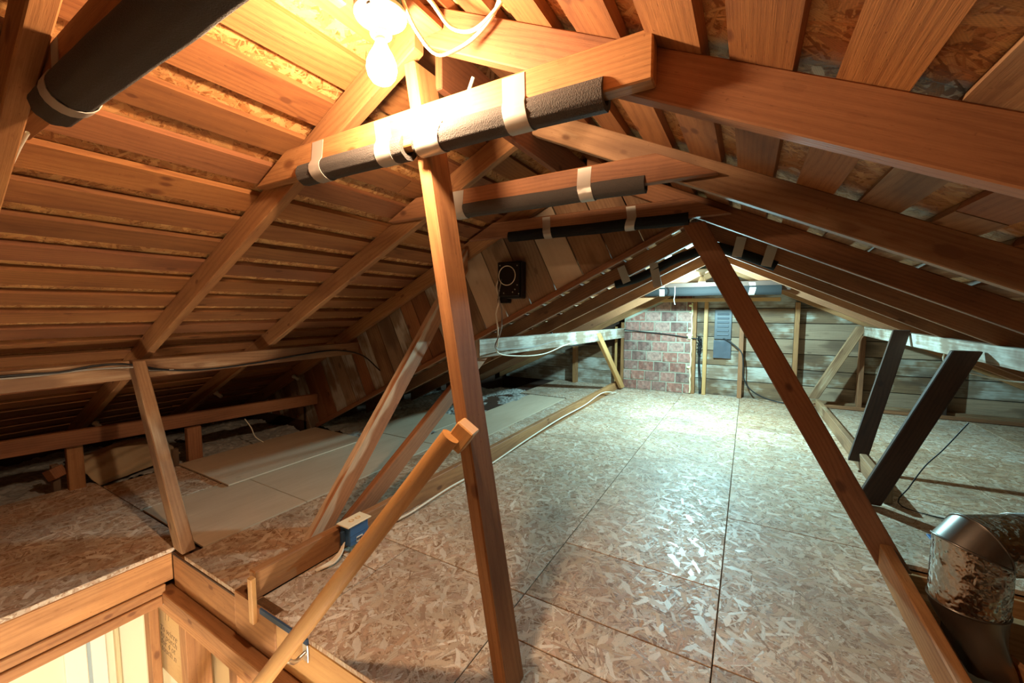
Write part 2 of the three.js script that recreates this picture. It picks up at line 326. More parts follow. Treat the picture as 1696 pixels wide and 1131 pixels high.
// ---------------------------------------------------------------- purlins
tag(stick('purlin', W(-2.6, -.292, FRONT), W(-2.6, -.292, STEP - .01), .089, .04, M.worn), 'long left purlin with a black cable, under the near left rafters', 'purlin');
tag(stick('purlin', W(-1.5, -.25, STEP + .03), W(-1.36, -.29, 5.12), .12, .038, M.white), 'whitened far left purlin hung with cables beside the brick wall', 'purlin');
tag(stick('purlin', W(.985, -.205, FRONT), W(.985, -.205, 5.12), .089, .038, M.white), 'white-washed right purlin held up by dark struts', 'purlin');
tag(stick('purlin', W(-3.24, -.675, -.4), W(-3.12, -.745, 2.08), .085, .04, M.red), 'low brown plate near the left eave on short studs', 'purlin');
tag(block('eave_stud', [-3.25, -3.21], [-1.06, -.745], [.645, .71], M.fir2, null), 'short wooden stud under the low plate, left of the crumpled paper', 'post', 'studs under the low eave plate');
tag(block('eave_stud', [-3.16, -3.12], [-1.06, -.77], [1.165, 1.245], M.red, null), 'short wooden stud under the low plate, right of the crumpled paper', 'post', 'studs under the low eave plate');

tag(block('scrap_block', [-3.33, -3.29], [-1.05, -.86], [.60, .63], M.gray, null), 'grey offcut standing beside the left short eave stud', 'offcut');
tag(block('scrap_block', [-3.31, -3.25], [-.93, -.87], [.58, .64], M.red, null, { rot: [.2, .4, .3] }), 'small reddish offcut wedged left of the left eave stud', 'offcut');
tag(block('scrap_block', [-3.20, -3.165], [-1.05, -.90], [1.10, 1.13], M.gray, null), 'short grey offcut standing beside the right eave stud', 'offcut');
// ---------------------------------------------------------------- posts and braces
const floorN = new THREE.Vector3(0, 1, 0);
const post = (nm, p0, p1, h, t, m, label, o = {}) => tag(stick(nm, W(...p0), W(...p1), h, t, m, { c0: floorN, c1: floorN, ch: .004, ...o }), label, 'brace', o.group);
const zAx = new THREE.Vector3(0, 0, 1), xAx = new THREE.Vector3(1, 0, 0);
post('leaning_post', [-.509, -1, .865], [-.791, .645, .865], .089, .038, M.fir2, 'tall reddish post leaning under the ridge in front of the camera', { up: zAx });
post('diagonal_brace', [.525, -1.0, 2.04], [-.233, .395, 2.04], .089, .038, M.red, 'long reddish diagonal brace leaning from the ridge down to the right strongback', { up: xAx });
post('strut', [-1.53, -.97, .98], [-1.505, .30, 2.02], .089, .038, M.half, 'half pale strut beside the blue box, reaching up to the slanted planks', { up: floorN, c1: zAx, off: [0, 0] });
post('strut', [-1.535, -.95, 1.20], [-1.525, -.21, 2.36], .089, .038, M.red, 'shorter brown strut behind the half pale one, rising to the far left purlin', { up: floorN });
post('strut', [-2.005, -1.0, .715], [-2.575, -.245, .775], .05, .07, M.worn, 'weathered strut from the hatch corner up to the long left purlin', { up: zAx });
post('strut', [-1.35, -.98, 5.08], [-1.40, -.25, 4.22], .08, .04, M.pale, 'thin blond strut leaning at the left edge of the brick wall', { up: floorN });
post('strut', [.625, -.945, 3.235], [.925, -.14, 3.80], .089, .038, M.dark, 'dark strut, middle of the three under the right purlin', { up: xAx });
post('strut', [.565, -.99, 2.66], [.905, -.195, 2.75], .095, .038, M.dark, 'broad dark strut under the right purlin, nearest of the three', { up: xAx });
post('strut', [.60, -.90, 5.07], [.955, -.16, 5.09], .08, .04, M.worn, 'pale strut under the right purlin against the plank gable wall', { up: xAx });

// ---------------------------------------------------------------- collar ties with foam tubes
function collar(D, X0, X1, mat, label, pointed) {
  const sl = (side) => new THREE.Vector3(side * K, 1, 0).normalize();
  return tag(stick('collar_tie', W(X0, .4565, D), W(X1, .4565, D), .089, .038, mat, { c0: pointed[0] ? sl(-1) : null, c1: pointed[1] ? sl(1) : null, ch: .003 }), label, 'collar tie', 'collar ties across the roof');
}
collar(.275, -1.47, -.10, M.firA, 'nearest collar tie, above the thick foam tube in the top left corner', [1, 1]);
collar(.80, -1.37, -.165, M.fir, 'collar tie beside the warm bulb with a square right end', [1, 0]);
collar(1.41, -1.40, -.185, M.red, 'second collar tie behind the post, bare and orange', [1, 1]);
collar(2.02, -1.38, -.17, M.red, 'third collar tie, at the top of the long diagonal brace', [1, 1]);
tag(stick('collar_tie', W(-.98, .225, 4.43), W(.32, .225, 4.43), .089, .038, M.dark, {}), 'farthest collar tie behind the cold bulb, wrapped in black foam', 'collar tie', 'collar ties across the roof');
M.foam = (() => {
  const n = 256, d = new Uint8Array(n * n * 4); for (let i = 0; i < n * n; i++) { const v = 120 + 135 * noise((i % n) / 2.2, Math.floor(i / n) / 2.2, 116, 116, 3) * rnd(); d.set([v, v, v, 255], i * 4); }
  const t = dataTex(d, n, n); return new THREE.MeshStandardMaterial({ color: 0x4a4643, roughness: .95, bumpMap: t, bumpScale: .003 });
})();
M.tape = (() => {
  const n = 256, d = new Uint8Array(n * n * 4); for (let j = 0; j < n; j++) for (let i = 0; i < n; i++) { const v = 255 * fbm(i / n, j / n, 5, 9, 90, 3); d.set([v, v, v, 255], (j * n + i) * 4); }
  const t = dataTex(d, n, n); return new THREE.MeshStandardMaterial({ color: 0xb9b4ac, roughness: .42, metalness: .25, bumpMap: t, bumpScale: .003 });
})();
// foam sleeve with a slot on top for the timber, along +X
function sleeveGeo(L, r, slot) {
  const a = Math.asin(slot / 2 / r), ri = slot / 2, s = new THREE.Shape(), N = 26, A0 = Math.PI / 2 + a, A1 = Math.PI * 2.5 - a;
  for (let i = 0; i <= N; i++) { const t = A0 + (A1 - A0) * i / N, w = r * (1 + .03 * Math.sin(i * 1.7)); const p = [Math.cos(t) * w, Math.sin(t) * w]; i ? s.lineTo(...p) : s.moveTo(...p); }
  for (let i = 0; i <= 12; i++) { const t = Math.PI * 2 - Math.PI * i / 12; s.lineTo(Math.cos(t) * ri, Math.sin(t) * ri); }
  const g = new THREE.ExtrudeGeometry(s, { depth: L, bevelEnabled: false, steps: Math.max(2, Math.round(L / .05)), curveSegments: 8 }), p = g.attributes.position;
  for (let i = 0; i < p.count; i++) { const z = p.getZ(i), k = 1 + .035 * (noise(z * 14 + L * 9, 1, 999, 9, 2) - .5); p.setX(i, p.getX(i) * k); p.setY(i, p.getY(i) * k + .004 * (noise(z * 6, 4, 999, 9, 5) - .5)); }
  g.rotateY(Math.PI / 2); const u = g.attributes.uv; for (let i = 0; i < u.count; i++) u.setXY(i, u.getX(i) * 6, u.getY(i) * 6);
  return toCreasedNormals(g, .7);
}
function tapeGeo(w, r, hs, top) { // strip stuck over timber and sleeve: down the front, round the foam, up the back
  const th = .0016, path = [], q = hs + .0012; path.push([-q, top]); path.push([-q, .03]);
  const a0 = Math.PI - Math.asin(clamp(.022 / r)), a1 = Math.PI * 2 + Math.asin(clamp(.022 / r));
  for (let i = 0; i <= 14; i++) { const t = a0 + (a1 - a0) * i / 14; path.push([Math.cos(t) * (r + .001), Math.sin(t) * (r + .001)]); }
  path.push([q, .03]); path.push([q, top - .01]);
  const nrm = path.map((p, i) => { const a = path[Math.max(0, i - 1)], b = path[Math.min(path.length - 1, i + 1)], dx = b[0] - a[0], dy = b[1] - a[1], l = Math.hypot(dx, dy); return [dy / l, -dx / l]; });
  const s = new THREE.Shape(), outer = path.map((p, i) => [p[0] - nrm[i][0] * th, p[1] - nrm[i][1] * th]);
  s.moveTo(...path[0]); for (const p of path.slice(1)) s.lineTo(...p); for (const p of outer.reverse()) s.lineTo(...p);
  const g = new THREE.ExtrudeGeometry(s, { depth: w, bevelEnabled: false, steps: 4 }), p = g.attributes.position, ph = rnd() * 9;
  for (let i = 0; i < p.count; i++) { const z = p.getZ(i), y = p.getY(i); p.setZ(i, z + .006 * Math.sin(y * 40 + ph)); const k = 1 + .02 * (noise(z * 120 + ph, y * 60, 999, 999, 4) - .5); p.setX(i, p.getX(i) * k); }
  g.translate(0, 0, -w / 2); g.rotateY(Math.PI / 2); return toCreasedNormals(g, .7);
}
// geometry is laid along X with +z of the profile turned towards the camera
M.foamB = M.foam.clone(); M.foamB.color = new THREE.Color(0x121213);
function foamTube(D, Y, X0, X1, r, tapes, label, top = .082) {
  const t = thing('foam_tube', label, 'foam tube', W(X0, Y, D), 'foam tubes on the collar ties');
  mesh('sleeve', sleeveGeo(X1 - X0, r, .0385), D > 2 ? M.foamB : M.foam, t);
  for (const [x, w] of tapes) { const m = mesh('tape_strip', tapeGeo(w, r + .0015, .019, top), M.tape, t); m.position.x = x - X0; }
  return t;
}
foamTube(.275, .412, -1.24, -.30, .037, [[-1.13, .04]], 'thick black foam tube in the top left corner, closest to the camera');
foamTube(.80, .418, -1.215, -.775, .031, [[-1.12, .05], [-.845, .055]], 'left dark foam tube on the collar tie by the warm bulb', .078);
foamTube(.80, .418, -.738, -.255, .031, [[-.69, .075], [-.448, .055]], 'right dark foam tube on the collar tie by the warm bulb', .078);
foamTube(1.41, .416, -1.12, -.31, .030, [[-1.07, .055], [-.514, .05]], 'dark foam tube on the second collar tie behind the post', .08);
foamTube(2.02, .414, -1.19, -.25, .030, [[-.95, .045], [-.507, .045]], 'dark foam tube on the third collar tie at the diagonal brace', .08);
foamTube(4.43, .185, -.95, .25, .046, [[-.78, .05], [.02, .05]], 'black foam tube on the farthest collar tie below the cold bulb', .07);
{ // foam taped along the two rafters of the fourth truss, sagging where it leaves the timber
  const t = thing('foam_tube', 'bent black foam tube taped under the far rafters, drooping left of the ridge', 'foam tube', W(-.45, .27, 2.66));
  const o = W(-.45, .27, 2.66), run = (pts) => new THREE.CatmullRomCurve3(pts.map((p) => W(...p).sub(o)));
  const L = run([[-.76, .165, 2.66], [-.62, .20, 2.655], [-.50, .255, 2.65], [-.40, .305, 2.65], [-.27, .345, 2.655]]), R = run([[-.25, .382, 2.66], [-.14, .352, 2.66], [0, .295, 2.66], [.12, .237, 2.66]]);
  mesh('sleeve', new THREE.TubeGeometry(L, 30, .027, 12), M.foamB, t); mesh('sleeve', new THREE.TubeGeometry(R, 24, .028, 12), M.foamB, t);
  const strip = (X, Y, rot, h) => { const m = mesh('tape_strip', boxGeo(.05, h, .0025, { ch: 0 }), M.tape, t); m.position.copy(W(X, Y, 2.625).sub(o)); m.rotation.z = rot; };
  strip(-.70, .225, .38, .11); strip(-.505, .215, .2, .15); strip(-.06, .35, -.2, .11); strip(.085, .29, -.25, .11);
}

// ---------------------------------------------------------------- gable wall: brick flue on the left, planks on studs to the right
const wallBack = struct('wall_back');
const BR = [0x9a6a5c, 0x8e5e52, 0xa07468, 0x8e6a60, 0x7c5c54, 0xa48276].map((h, i) => {
  const w = 256, hh = 128, d = new Uint8Array(w * hh * 4), c = new THREE.Color(h), b = [c.r, c.g, c.b].map((v) => Math.pow(v, 1 / 2.2) * 255);
  for (let y = 0; y < hh; y++) for (let x = 0; x < w; x++) { const n = fbm(x / w, y / hh, 9, 5, 100 + i * 9, 4), q = clamp((fbm(x / w, y / hh, 5, 3, 200 + i * 5, 4) - .5) * 3) * .5, e = lerp3(b.map((v) => v * (.75 + .5 * n)), [196, 196, 178], q); d.set([...e, 255], (y * w + x) * 4); }
  const t = dataTex(d, w, hh, true); return new THREE.MeshStandardMaterial({ map: t, bumpMap: t, bumpScale: .006, roughness: .95 });
});
{
  const gable = (poly) => clip(clip(poly, K, 1, CR + .06), -K, 1, CF + .06);
  M.mortar = BR[0].clone(); M.mortar = woodMat([198, 196, 176], [150, 146, 128], { seed: 71, rings: 1, knots: 0, rough: .95 });
  slab('mortar', gable([[-1.36, -1.02], [-.575, -1.02], [-.575, .3], [-1.36, .3]]), 5.192, .12, M.mortar, wallBack);
  let row = 0; const P = .1225;
  for (let y = -1.0; y < .25; y += P, row++) {
    let x = -1.36 + (row % 2 ? -.10 : 0) + rr(-.02, .02);
    while (x < -.58) {
      const w = rr(.172, .19), a = Math.max(-1.36, x + .006), b = Math.min(-.578, x + w - .006);
      if (b - a > .03) {
        let poly = [[a, y + .007 + rr(-.002, .002)], [b, y + .007 + rr(-.002, .002)], [b, y + P - .008], [a, y + P - .008]];
        poly = clip(poly, -K, 1, CF - .03); poly = clip(poly, K, 1, CR + .03);
        if (poly.length > 2) {
          const m = slab('brick', poly, 5.18 + rr(0, .006), .05, pick(BR), wallBack), g = m.geometry.attributes; for (let i = 0; i < g.position.count; i++) g.uv.setXY(i, (g.position.getX(i) - a) / .2, (g.position.getY(i) - y) / .13 );
        }
      }
      x += w;
    }
  }
  // planks, right of the flue and left of it
  const rows = [.36, .19, .02, -.145, -.315, -.475, -.645, -.815, -1.02], finish = [M.white, M.white, M.limed, M.gray, M.gray, M.limed, M.white, M.gray];
  for (let i = 0; i < 8; i++) {
    let cuts = [[-.57, .43], [.43, 1.6], [1.6, 2.9]];
    for (const [a, b] of cuts) { const p = gable([[a, rows[i + 1] + .003], [b - .002, rows[i + 1] + .003], [b - .002, rows[i] - .005], [a, rows[i] - .005]]); if (p.length > 2) slab('plank', p, 5.30 + rr(0, .005), .02, (rnd() < .8 ? finish[i] : M.limed), wallBack); }
    const q = gable([[-3.2, rows[i + 1] + .002], [-1.37, rows[i + 1] + .002], [-1.37, rows[i] - .003], [-3.2, rows[i] - .003]]); if (q.length > 2) slab('plank', q, 5.32, .02, i > 5 ? M.white : i > 4 ? M.limed : M.dark, wallBack);
  }
  slab('backing', gable([[-3.4, -1.2], [2.95, -1.2], [2.95, .7], [-3.4, .7]]), 5.36, .03, M.dark, wallBack);
  const stud = (X0, X1, top, m, d = 5.205) => block('stud', [X0, X1], [-1.0, top], [d, 5.297], m, wallBack, { ch: .003 });
  stud(-.566, -.525, .10, M.fir2); stud(-.445, -.405, .10, M.pale); stud(-.08, -.035, .09, M.red); stud(.43, .47, .08, M.fir2); stud(.975, 1.015, -.20, M.red); stud(1.58, 1.62, -.5, M.dark); stud(-1.405, -1.365, -.16, M.fir2, 5.19); stud(-1.50, -1.47, -.22, M.pale, 5.25); stud(-2.07, -2.02, -.5, M.fir2);
  stick('top_plate', W(-.97, .112, 5.16), W(.29, .112, 5.16), .04, .06, M.pale, { parent: wallBack });
  // low ledges at the foot of the plank wall
  block('ledge_board', [.62, 2.65], [-.995, -.965], [5.12, 5.16], M.red, wallBack); block('ledge_board', [.62, 2.65], [-.995, -.955], [5.25, 5.295], M.worn, wallBack);
}
// closing walls behind the viewpoint and along the eaves
const wallFront = struct('wall_front'); slab('plank_wall', [[-4.4, -1.2], [2.95, -1.2], [RX, .95]], FRONT - .03, .03, M.fir2, wallFront);
slab('plank_wall', [[-4.4, -1.2], [2.95, -1.2], [2.95, -.9], [RX, .95], [-4.4, -.9]], FRONT - .05, .02, M.fir2, wallFront);
const wallLeft = struct('wall_left'); block('eave_board', [-4.36, -4.33], [-1.2, -.85], [-1.5, 2.12], M.dark, wallLeft); block('eave_board', [-3.34, -3.31], [-1.2, -.85], [2.1, 5.4], M.dark, wallLeft);
block('eave_board', [-4.36, -3.3], [-1.22, -.97], [2.1, 2.13], M.dark, wallLeft);
const wallRight = struct('wall_right'); block('eave_board', [2.9, 2.93], [-1.2, -.9], [-1.5, 5.4], M.dark, wallRight);

// ---------------------------------------------------------------- lamps
function lamp(name, label, p, o) {
  const t = thing(name, label, 'lamp', p);
  const lathe = (pts, n = 28) => new THREE.LatheGeometry(pts.map(([r, y]) => new THREE.Vector2(r, y)), n);
  mesh('junction_box', lathe([[0, .155], [.052, .155], [.054, .15], [.054, .112], [0, .112]], 8), plain(o.box, .5, { metalness: .2 }), t);
  const pc = plain(0xdad5ca, .3);
  mesh('lampholder', lathe([[0, .112], [.054, .112], [.056, .107], [.053, .10], [.034, .093], [.024, .086], [.023, .066], [.021, .063], [.017, .063], [.017, .07], [0, .07]], 36), pc, t);
  const socket = mesh('bulb_cap', lathe([[0, .07], [.0125, .07], [.0132, .058], [.0125, .046], [0, .046]], 20), plain(0xb8b0a0, .35, { metalness: .9 }), t);
  const g = mesh('bulb', lathe(o.led ? [[0, -.030], [.010, -.0285], [.019, -.023], [.026, -.014], [.028, -.002], [.0275, .006], [0, .006]] : [[0, -.036], [.011, -.0345], [.021, -.029], [.029, -.018], [.0325, -.004], [.031, .009], [.025, .024], [.017, .038], [.0132, .047], [0, .047]], 28), new THREE.MeshStandardMaterial({ color: 0xffffff, roughness: .4, emissive: o.color, emissiveIntensity: o.glow }), t);
  if (o.led) mesh('heat_sink', lathe([[0, .0065], [.0288, .0065], [.0288, -.002], [.0302, -.002], [.0302, .012], [.022, .03], [.0145, .046], [0, .046]], 28), plain(0xe6e6e2, .5), t);
  const l = new THREE.PointLight(o.color, o.power); l.position.y = o.led ? -.012 : 0; l.castShadow = true; l.shadow.radius = 1.3; l.shadow.mapSize.set(2048, 2048); l.shadow.camera.near = .01; l.shadow.bias = -.001; t.add(l); l.name = 'bulb_light';
  return t;
}
const warm = lamp('ceiling_lamp', 'white porcelain lampholder with a glowing warm bulb under the near ridge', W(-.703, .520, .65), { ...WARM, box: 0x55776c, glow: 12 });
mesh('label_strip', boxGeo(.010, .018, .002, { ch: 0 }), plain(0x30302c, .6), warm).position.set(.016, .104, .046);
const cool = lamp('ceiling_lamp', 'small cold white bulb glowing in front of the gable wall', W(-.368, .245, 3.98), { ...COOL, box: 0x3a4a44, glow: 14, led: true });
tag(stick('lamp_cleat', W(-.703, .692, .255), W(-.703, .692, .82), .02, .06, M.red), 'short cleat between near rafters holding the warm bulb', 'cleat');
const wire = plain(0xe9e2d0, .5), blk = plain(0x17171a, .55), gry = plain(0x8d8a84, .6);
{ // white cables leaving the lamp box
  const t = thing('lamp_cable', 'pair of white cables looping from the warm lamp over the reddish rafter', 'cable', W(-.62, .62, .72));
  const o = W(-.62, .62, .72), go = (pts, r) => mesh('strand', new THREE.TubeGeometry(new THREE.CatmullRomCurve3(pts.map((p) => W(...p).sub(o))), 40, r, 8), wire, t);
  go([[-.655, .655, .66], [-.645, .60, .70], [-.63, .575, .745], [-.585, .60, .785], [-.52, .645, .80], [-.49, .69, .80]], .0045);
  go([[-.655, .665, .66], [-.62, .665, .70], [-.60, .63, .76], [-.56, .625, .785], [-.50, .665, .80], [-.47, .70, .80]], .0045);
  go([[-.64, .60, .90], [-.655, .57, .90], [-.668, .545, .90], [-.675, .53, .90]], .005);
}
tag(cable('pull_string', [[-.64, .23, 4.3], [-.64, .14, 4.3], [-.645, .10, 4.3], [-.635, .05, 4.3]], .004, gry), 'short knotted pull string hanging left of the cold bulb', 'string');

// ---------------------------------------------------------------- fan control box and cables on the slanted plank wall
{
  const t = thing('black_box', 'black electrical box with a white cable coil on the slanted plank wall', 'box', W(-1.208, .172, STEP - .03));
  mesh('case', boxGeo(.165, .215, .056, { ch: .006 }), plain(0x0e0e10, .35), t);
  mesh('cover', boxGeo(.145, .19, .012, { ch: .004 }), plain(0x151517, .3), t).position.set(0, 0, .034);
  const coil = new THREE.TorusGeometry(.055, .0028, 8, 40); mesh('cable_coil', coil, wire, t).position.set(-.005, .025, .046);
  for (const [x, y] of [[.06, .08], [.06, -.03], [-.06, -.06], [.03, -.07], [-.03, -.075], [.045, -.055], [-.055, .085], [.07, -.08]]) mesh('screw', new THREE.SphereGeometry(.004, 8, 6), plain(0xb9b4aa, .4, { metalness: .6 }), t).position.set(x, y, .041);
  mesh('lower_lug', boxGeo(.07, .03, .05, { ch: .004 }), plain(0x0e0e10, .4), t).position.set(-.05, -.118, .0);
}
tag(cable('white_cable', [[-1.26, .20, 2.04], [-1.29, .14, 2.03], [-1.275, .06, 2.04], [-1.305, -.02, 2.05], [-1.30, -.10, 2.06], [-1.31, -.18, 2.08], [-1.42, -.28, 2.25], [-1.455, -.34, 2.6], [-1.44, -.36, 3.0], [-1.42, -.31, 3.5], [-1.40, -.33, 4.2], [-1.36, -.27, 4.9]], .0045, wire), 'white cable dropping from the black box and sagging along the far purlin', 'cable');
tag(cable('white_cable', [[-1.25, .19, 2.035], [-1.275, .08, 2.03], [-1.265, 0, 2.05], [-1.27, -.12, 2.05], [-1.33, -.22, 2.08], [-1.43, -.27, 2.4], [-1.445, -.29, 2.8], [-1.43, -.27, 3.3], [-1.41, -.33, 3.8], [-1.39, -.30, 4.5], [-1.35, -.26, 5.0]], .0045, gry), 'grey cable dropping from the black box beside the white one', 'cable');
tag(cable('black_cable', [[-1.47, -.20, 3.2], [-1.44, -.26, 3.35], [-1.43, -.33, 3.5], [-1.40, -.30, 4.2], [-1.37, -.245, 4.9], [-1.34, -.25, 5.1], [-1.1, -.275, 5.165], [-.8, -.30, 5.165], [-.58, -.33, 5.17], [-.50, -.34, 5.185]], .007, blk), 'black cable running from the far purlin across the brick wall', 'cable');
tag(cable('white_cable', [[-1.51, -.21, 1.78], [-1.43, -.94, 1.35], [-1.40, -.985, 1.28], [-1.385, -.985, 1.35], [-1.385, -.975, 1.7], [-1.385, -.985, 2.0], [-1.385, -.96, 2.6], [-1.385, -.945, 3.2], [-1.38, -.95, 3.8], [-1.37, -.925, 4.4], [-1.33, -.985, 4.75]].slice(2), .0055, wire), 'white cable lying along the left strongback towards the brick wall', 'cable');
{ // cable on the near left purlin
  const t = thing('purlin_cable', 'black cable clipped along the long left purlin and wrapped at the strut', 'cable', W(-2.565, -.28, .75));
  const o = W(-2.565, -.28, .75), go = (pts, r, m) => mesh('strand', new THREE.TubeGeometry(new THREE.CatmullRomCurve3(pts.map((p) => W(...p).sub(o))), 60, r, 7), m, t);
  go([[-2.572, -.262, .2], [-2.572, -.266, .42], [-2.572, -.27, .52], [-2.572, -.255, .62], [-2.57, -.255, .70], [-2.53, -.265, .76], [-2.57, -.30, .86], [-2.572, -.325, 1.02], [-2.572, -.322, 1.3], [-2.572, -.30, 1.6], [-2.572, -.295, 1.9], [-2.5, -.34, 2.05], [-2.35, -.45, 2.085]], .005, blk);
  go([[-2.573, -.272, .2], [-2.573, -.276, .45], [-2.573, -.27, .60], [-2.55, -.272, .71], [-2.525, -.275, .76], [-2.57, -.30, .82], [-2.573, -.31, .92]], .004, gry);
}
tag(cable('white_cable', [[-1.385, .388, .262], [-1.44, .372, .26], [-1.52, .345, .258], [-1.64, .312, .254]], .004, wire), 'thin white cable end below the nearest left rafter', 'cable');

// ---------------------------------------------------------------- junction box on the left strongback
{
  const t = thing('outlet_box', 'blue plastic outlet box with a cream blank cover beside the pale strut', 'outlet box', W(-1.395, -.925, 1.08));
  const blue = plain(0x3c6a9c, .45);
  mesh('box_body', boxGeo(.095, .085, .06, { ch: .004 }), blue, t).rotation.y = Math.PI / 2;
  for (const y of [-.02, .005]) { const r = mesh('rib', boxGeo(.092, .004, .003, { ch: 0 }), blue, t); r.rotation.y = Math.PI / 2; r.position.set(.0305, y, 0); }
  mesh('side_clamp', boxGeo(.012, .06, .03, { ch: .002 }), plain(0x2a4560, .5), t).position.set(0, -.005, .052);
  mesh('blank_cover', boxGeo(.118, .006, .075, { ch: .002 }), plain(0xeee2c4, .4), t).rotation.y = Math.PI / 2; t.children.at(-1).position.y = .046;
  for (const z of [-.02, .012]) { const r = mesh('embossed_ring', new THREE.TorusGeometry(.009, .0018, 6, 20), plain(0xd9b98c, .5), t); r.rotation.x = Math.PI / 2; r.position.set(0, .0495, z); }
  const lb = mesh('bar_code_label', boxGeo(.03, .022, .0012, { ch: 0 }), plain(0xf0efe8, .5), t); lb.rotation.y = Math.PI / 2; lb.position.set(.0312, -.022, .0);
  for (let i = 0; i < 6; i++) { const b = mesh('bar', boxGeo(.0016 + (i % 3) * .0008, .013, .0006, { ch: 0 }), blk, t); b.rotation.y = Math.PI / 2; b.position.set(.032, -.022, -.011 + i * .0044); }
  for (const k of [0, 1, 2]) mesh('cable_tail', new THREE.TubeGeometry(new THREE.CatmullRomCurve3([[.0, -.02, .05], [.01 + k * .006, -.045, .08], [.012 + k * .009, -.062, .12], [.006 + k * .006, -.066, .16], [-.004 + k * .004, -.072, .18]].map((p) => new THREE.Vector3(...p))), 24, .0045, 7), wire, t);
}

// ---------------------------------------------------------------- hatch: rim, plates, studs and the lit hall below
const hatch = struct('trim_1');
block('rim_board', [-2.098, -2.06], [-1.135, -1.018], [-.52, .69], M.fir, hatch, { ch: .003 });
block('plate', [-2.14, -2.052], [-1.176, -1.137], [-.52, .66], M.fir2, hatch, { ch: .003 }); block('plate', [-2.14, -2.045], [-1.218, -1.179], [-.52, .645], M.fir2, hatch, { ch: .003 });
block('rim_board', [-2.058, -1.555], [-1.165, -1.018], [.69, .728], M.fir2, hatch, { ch: .003 }); block('rim_board', [-1.553, -1.30], [-1.165, -1.0], [.688, .726], M.fir2, hatch, { ch: .003 }); block('rim_board', [-1.298, -.66], [-1.165, -1.018], [.69, .728], M.pale, hatch, { ch: .003 });
block('plate', [-2.10, -.66], [-1.215, -1.167], [.645, .735], M.fir2, hatch, { ch: .003 }); block('plate', [-2.13, -.66], [-1.262, -1.218], [.65, .735], M.fir, hatch, { ch: .003 });
block('rim_board', [-.738, -.70], [-1.165, -1.018], [-.52, .69], M.fir, hatch, { ch: .003 }); block('rim_board', [-2.06, -.70], [-1.165, -1.018], [-.558, -.52], M.fir, hatch, { ch: .003 });
block('filler_strip', [-1.425, -1.40], [-1.06, -.90], [.672, .6885], M.pale, hatch, { ch: .002 });
block('floor_edge_tape', [-1.38, -1.12], [-1.018, -1.0], [.684, .6905], plain(0x2f4560, .7), hatch, { ch: 0 });
const wallLow = struct('wall_lower');
const cream = plain(0xe9e2cc, .8), trimW = plain(0xf1eee4, .5);
block('stud', [-2.322, -2.262], [-3.4, -1.264], [.66, .695], M.fir2, wallLow, { ch: .003 }); block('stud', [-1.958, -1.90], [-3.4, -1.264], [.66, .745], M.fir2, wallLow, { ch: .003 }); block('stud', [-1.56, -1.50], [-3.4, -1.264], [.66, .745], M.fir2, wallLow, { ch: .003 }); block('stud', [-1.14, -1.10], [-3.4, -1.264], [.66, .745], M.fir2, wallLow, { ch: .003 });
block('wall_board', [-2.25, -.4], [-3.4, -1.225], [.765, .78], plain(0xb99f74, .9), wallLow, { ch: 0 });
block('wall_board', [-2.79, -2.76], [-3.4, -1.225], [-1.2, .79], cream, wallLow, { ch: 0 });
block('wall_board', [-2.79, -2.20], [-3.4, -1.225], [.78, .80], cream, wallLow, { ch: 0 });
block('wall_board', [-.42, -.39], [-3.4, -1.225], [-1.2, .79], cream, wallLow, { ch: 0 }); block('wall_board', [-2.79, -.39], [-3.4, -1.225], [-1.23, -1.2], cream, wallLow, { ch: 0 });
block('lower_floor', [-2.79, -.39], [-3.45, -3.4], [-1.23, .8], plain(0x8a6a4c, .6), wallLow, { ch: 0 });
block('door_casing', [-2.76, -2.735], [-3.4, -1.24], [.485, .56], trimW, wallLow, { ch: .004 }); block('door_casing', [-2.76, -2.742], [-3.4, -1.24], [.575, .63], trimW, wallLow, { ch: .004 }); block('door_stop', [-2.76, -2.725], [-3.4, -1.24], [.66, .675], plain(0xcdbf9a, .6), wallLow, { ch: .003 });
block('shelf_rail', [-2.76, -2.735], [-1.60, -1.545], [-1.0, .475], trimW, wallLow, { ch: .004 });
block('door_casing', [-2.76, -2.747], [-3.4, -1.24], [.56, .575], plain(0x9fb4bd, .5), wallLow, { ch: .001 });
{ // paper-faced board with pencil notes between the first studs
  const c = document.createElement('canvas'); c.width = 256; c.height = 512; const x = c.getContext('2d'); x.fillStyle = '#c9a878'; x.fillRect(0, 0, 256, 512);
  for (let i = 0; i < 900; i++) { x.fillStyle = `rgba(${120 + rnd() * 60},${90 + rnd() * 50},${50 + rnd() * 40},.12)`; x.fillRect(rnd() * 256, rnd() * 512, rnd() * 30, 2); }
  x.strokeStyle = '#3a2a1c'; x.lineWidth = 3; x.beginPath(); x.moveTo(150, 20); x.quadraticCurveTo(95, 110, 90, 190); x.moveTo(185, 10); x.quadraticCurveTo(140, 90, 120, 180); x.stroke();
  x.fillStyle = '#33251a'; x.font = 'italic 44px serif'; ['To wirre', 'to porch', 'for 4 ot', 'touch n'].forEach((s, i) => x.fillText(s, 20, 270 + i * 42));
  const t = new THREE.CanvasTexture(c); t.colorSpace = THREE.SRGBColorSpace;
  const g = new THREE.BoxGeometry(.25, .42, .006), m = mesh('noted_paper_board', g, new THREE.MeshStandardMaterial({ map: t, roughness: .9 }), wallLow); m.position.copy(W(-2.212, -1.47, .716));
}
